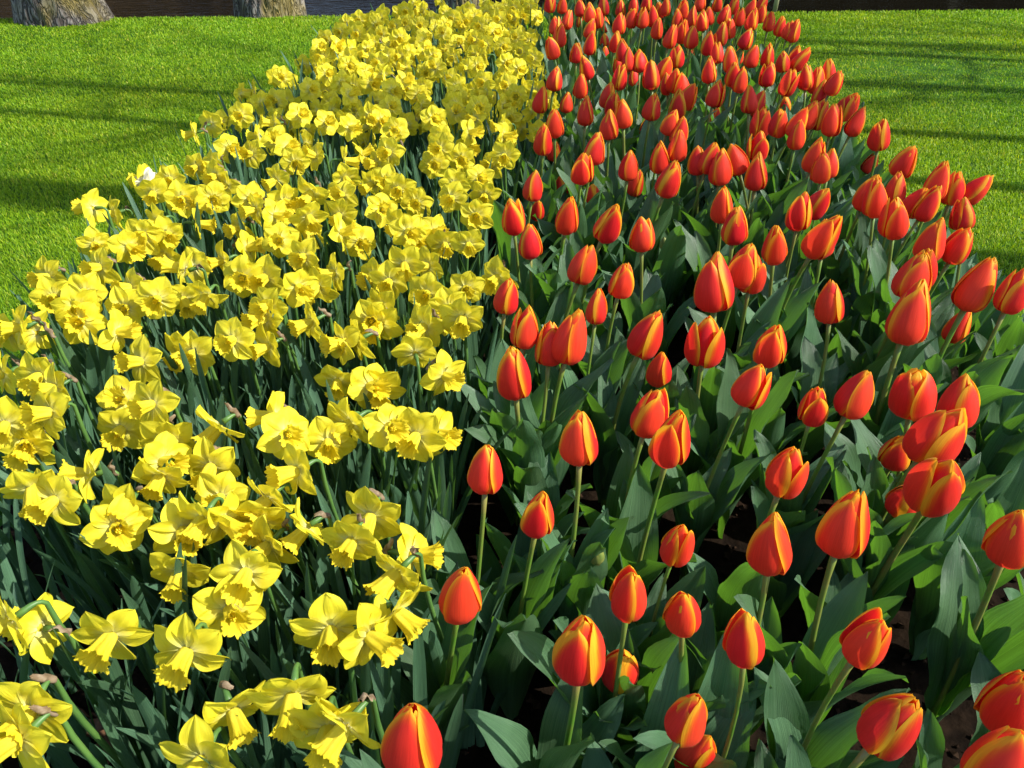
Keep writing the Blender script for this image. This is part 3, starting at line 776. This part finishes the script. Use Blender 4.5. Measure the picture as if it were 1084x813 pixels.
# the farthest flowers of the crowd, too many to single out: one object
def daffodil_mass():
    rg = random.Random(9); V = []; F = []; pts = []
    t = 0
    while t < 8000 and len(pts) < 170:
        t += 1
        y = rg.uniform(2.3, 4.35); x = rg.uniform(xl(y)+.10, .13); z = .36+rg.uniform(-.05, .03); c = Vector((x, y, z))
        if y > 4.0 and x < -.5: continue
        if all((c-q).length > .062 for q in pts) and all((c-q).length > .045 for q in spots): pts.append(c)
    n = 0
    V = []; F = []; Al = []; Ac = []
    for c in pts:
        az = R(-100+rg.gauss(0, 40)); ax = Vector((math.cos(az), math.sin(az), rg.gauss(0, .2))).normalized()
        q = orient(ax, rg.uniform(0, 6)); me = rg.choice(PERI); tr = rg.choice(TRUMP)
        for mm in (me, tr):
            o = len(V); V += [c+q @ v.co for v in mm.vertices]; F += [tuple(i+o for i in p.vertices) for p in mm.polygons]
            Al += [d.value for d in mm.attributes['along'].data]; Ac += [d.value for d in mm.attributes['across'].data]
    o = link('daffodil_flowers', mesh('daffodil_flowers', V, F, MD, attrs={'along': Al, 'across': Ac})); o['kind'] = 'stuff'
    o['label'] = 'dense mass of smaller yellow daffodils at the far end of the bed'
    V = []; F = []; Al = []; Ac = []
    for c in pts:
        v, f = tube([Vector((c.x, c.y+.03, 0)), Vector((c.x, c.y+.03, c.z-.02)), c-Vector((0, -.008, 0))], [.003]*3, 5); o = len(V); V += v; F += [tuple(i+o for i in p) for p in f]; Al += [.5]*len(v); Ac += [.5]*len(v)
        for k in range(4):
            me = rg.choice(SLEAF); o = len(V); q = Quaternion((0, 0, 1), rg.uniform(0, 6)); b = Vector((c.x+rg.uniform(-.03, .03), c.y+rg.uniform(-.03, .03), 0))
            V += [b+q @ v.co for v in me.vertices]; F += [tuple(i+o for i in p.vertices) for p in me.polygons]
            Al += [d.value for d in me.attributes['along'].data]; Ac += [d.value for d in me.attributes['across'].data]
    o = link('daffodil_leaves', mesh('daffodil_leaves', V, F, MDL, attrs={'along': Al, 'across': Ac})); o['kind'] = 'stuff'
daffodil_mass()
# daffodil foliage between the flowering plants: leaf fans without a flower
def ground_leaves():
    rg = random.Random(21); V = []; F = []; Al = []; Ac = []
    for k in range(1500):
        y = rg.uniform(.15, 3.2)
        if abs(y-.68) < .10 and rg.random() < .5: continue
        a = xl(y)+.06; b = curve([0, .4, 1.3, 2.2, 4.2], [-.16, -.13, -.07, -.02, .12], y); x = rg.uniform(a, b)
        me = rg.choice(SLEAF); o = len(V); q = Quaternion((0, 0, 1), rg.uniform(0, 6.3)) @ Quaternion((0, 1, 0), rg.gauss(0, .12)); s = rg.uniform(.75, 1.05)
        p0 = Vector((x, y, .005))
        V += [p0+(q @ v.co)*s for v in me.vertices]; F += [tuple(i+o for i in p.vertices) for p in me.polygons]
        Al += [d.value for d in me.attributes['along'].data]; Ac += [d.value for d in me.attributes['across'].data]
    o = link('daffodil_leaves', mesh('daffodil_leaves', V, F, MDL, attrs={'along': Al, 'across': Ac})); o['kind'] = 'stuff'
    o['label'] = 'crowded strap leaves between the daffodil plants'
ground_leaves()
print('objects', len(bpy.data.objects))

MWF = m_plain('faded_petal', (.62, .58, .36), (.80, .76, .62), 40, .7, .3)
wf = daffodil(158, 193, 'L', label='faded whitish daffodil among the yellow ones beside the lawn')
def dry_leaf(x, y, s, seed):
    rg = random.Random(seed); c = at(x, y, .035)
    def fn(u, v):
        w = curve([0, .2, .5, .8, 1], [.05, .7, 1, .6, .05], u)*(1+.25*math.sin(u*22))
        return (Vector((s*(u-.5), s*.36*w*v, s*(.18*v*v+.1*math.sin(u*5+seed)+.05*noise.noise(Vector((u*4, v*3, seed)))))), u, v)
    o = link('dry_leaf', grid(14, 8, fn, MDRY, 'dry_leaf', ('along', 'across'))); o.location = c; o.rotation_euler = (rg.uniform(-.3, .3), rg.uniform(-.3, .3), rg.uniform(0, 6))
    tag(o, unique('curled brown dead leaf lying on the soil', x, y), 'dead leaf', 'dead leaves on the soil')
for k, (x, y) in enumerate(((97, 776), (118, 790), (60, 640), (240, 765), (455, 795))): dry_leaf(x, y, .06, k)
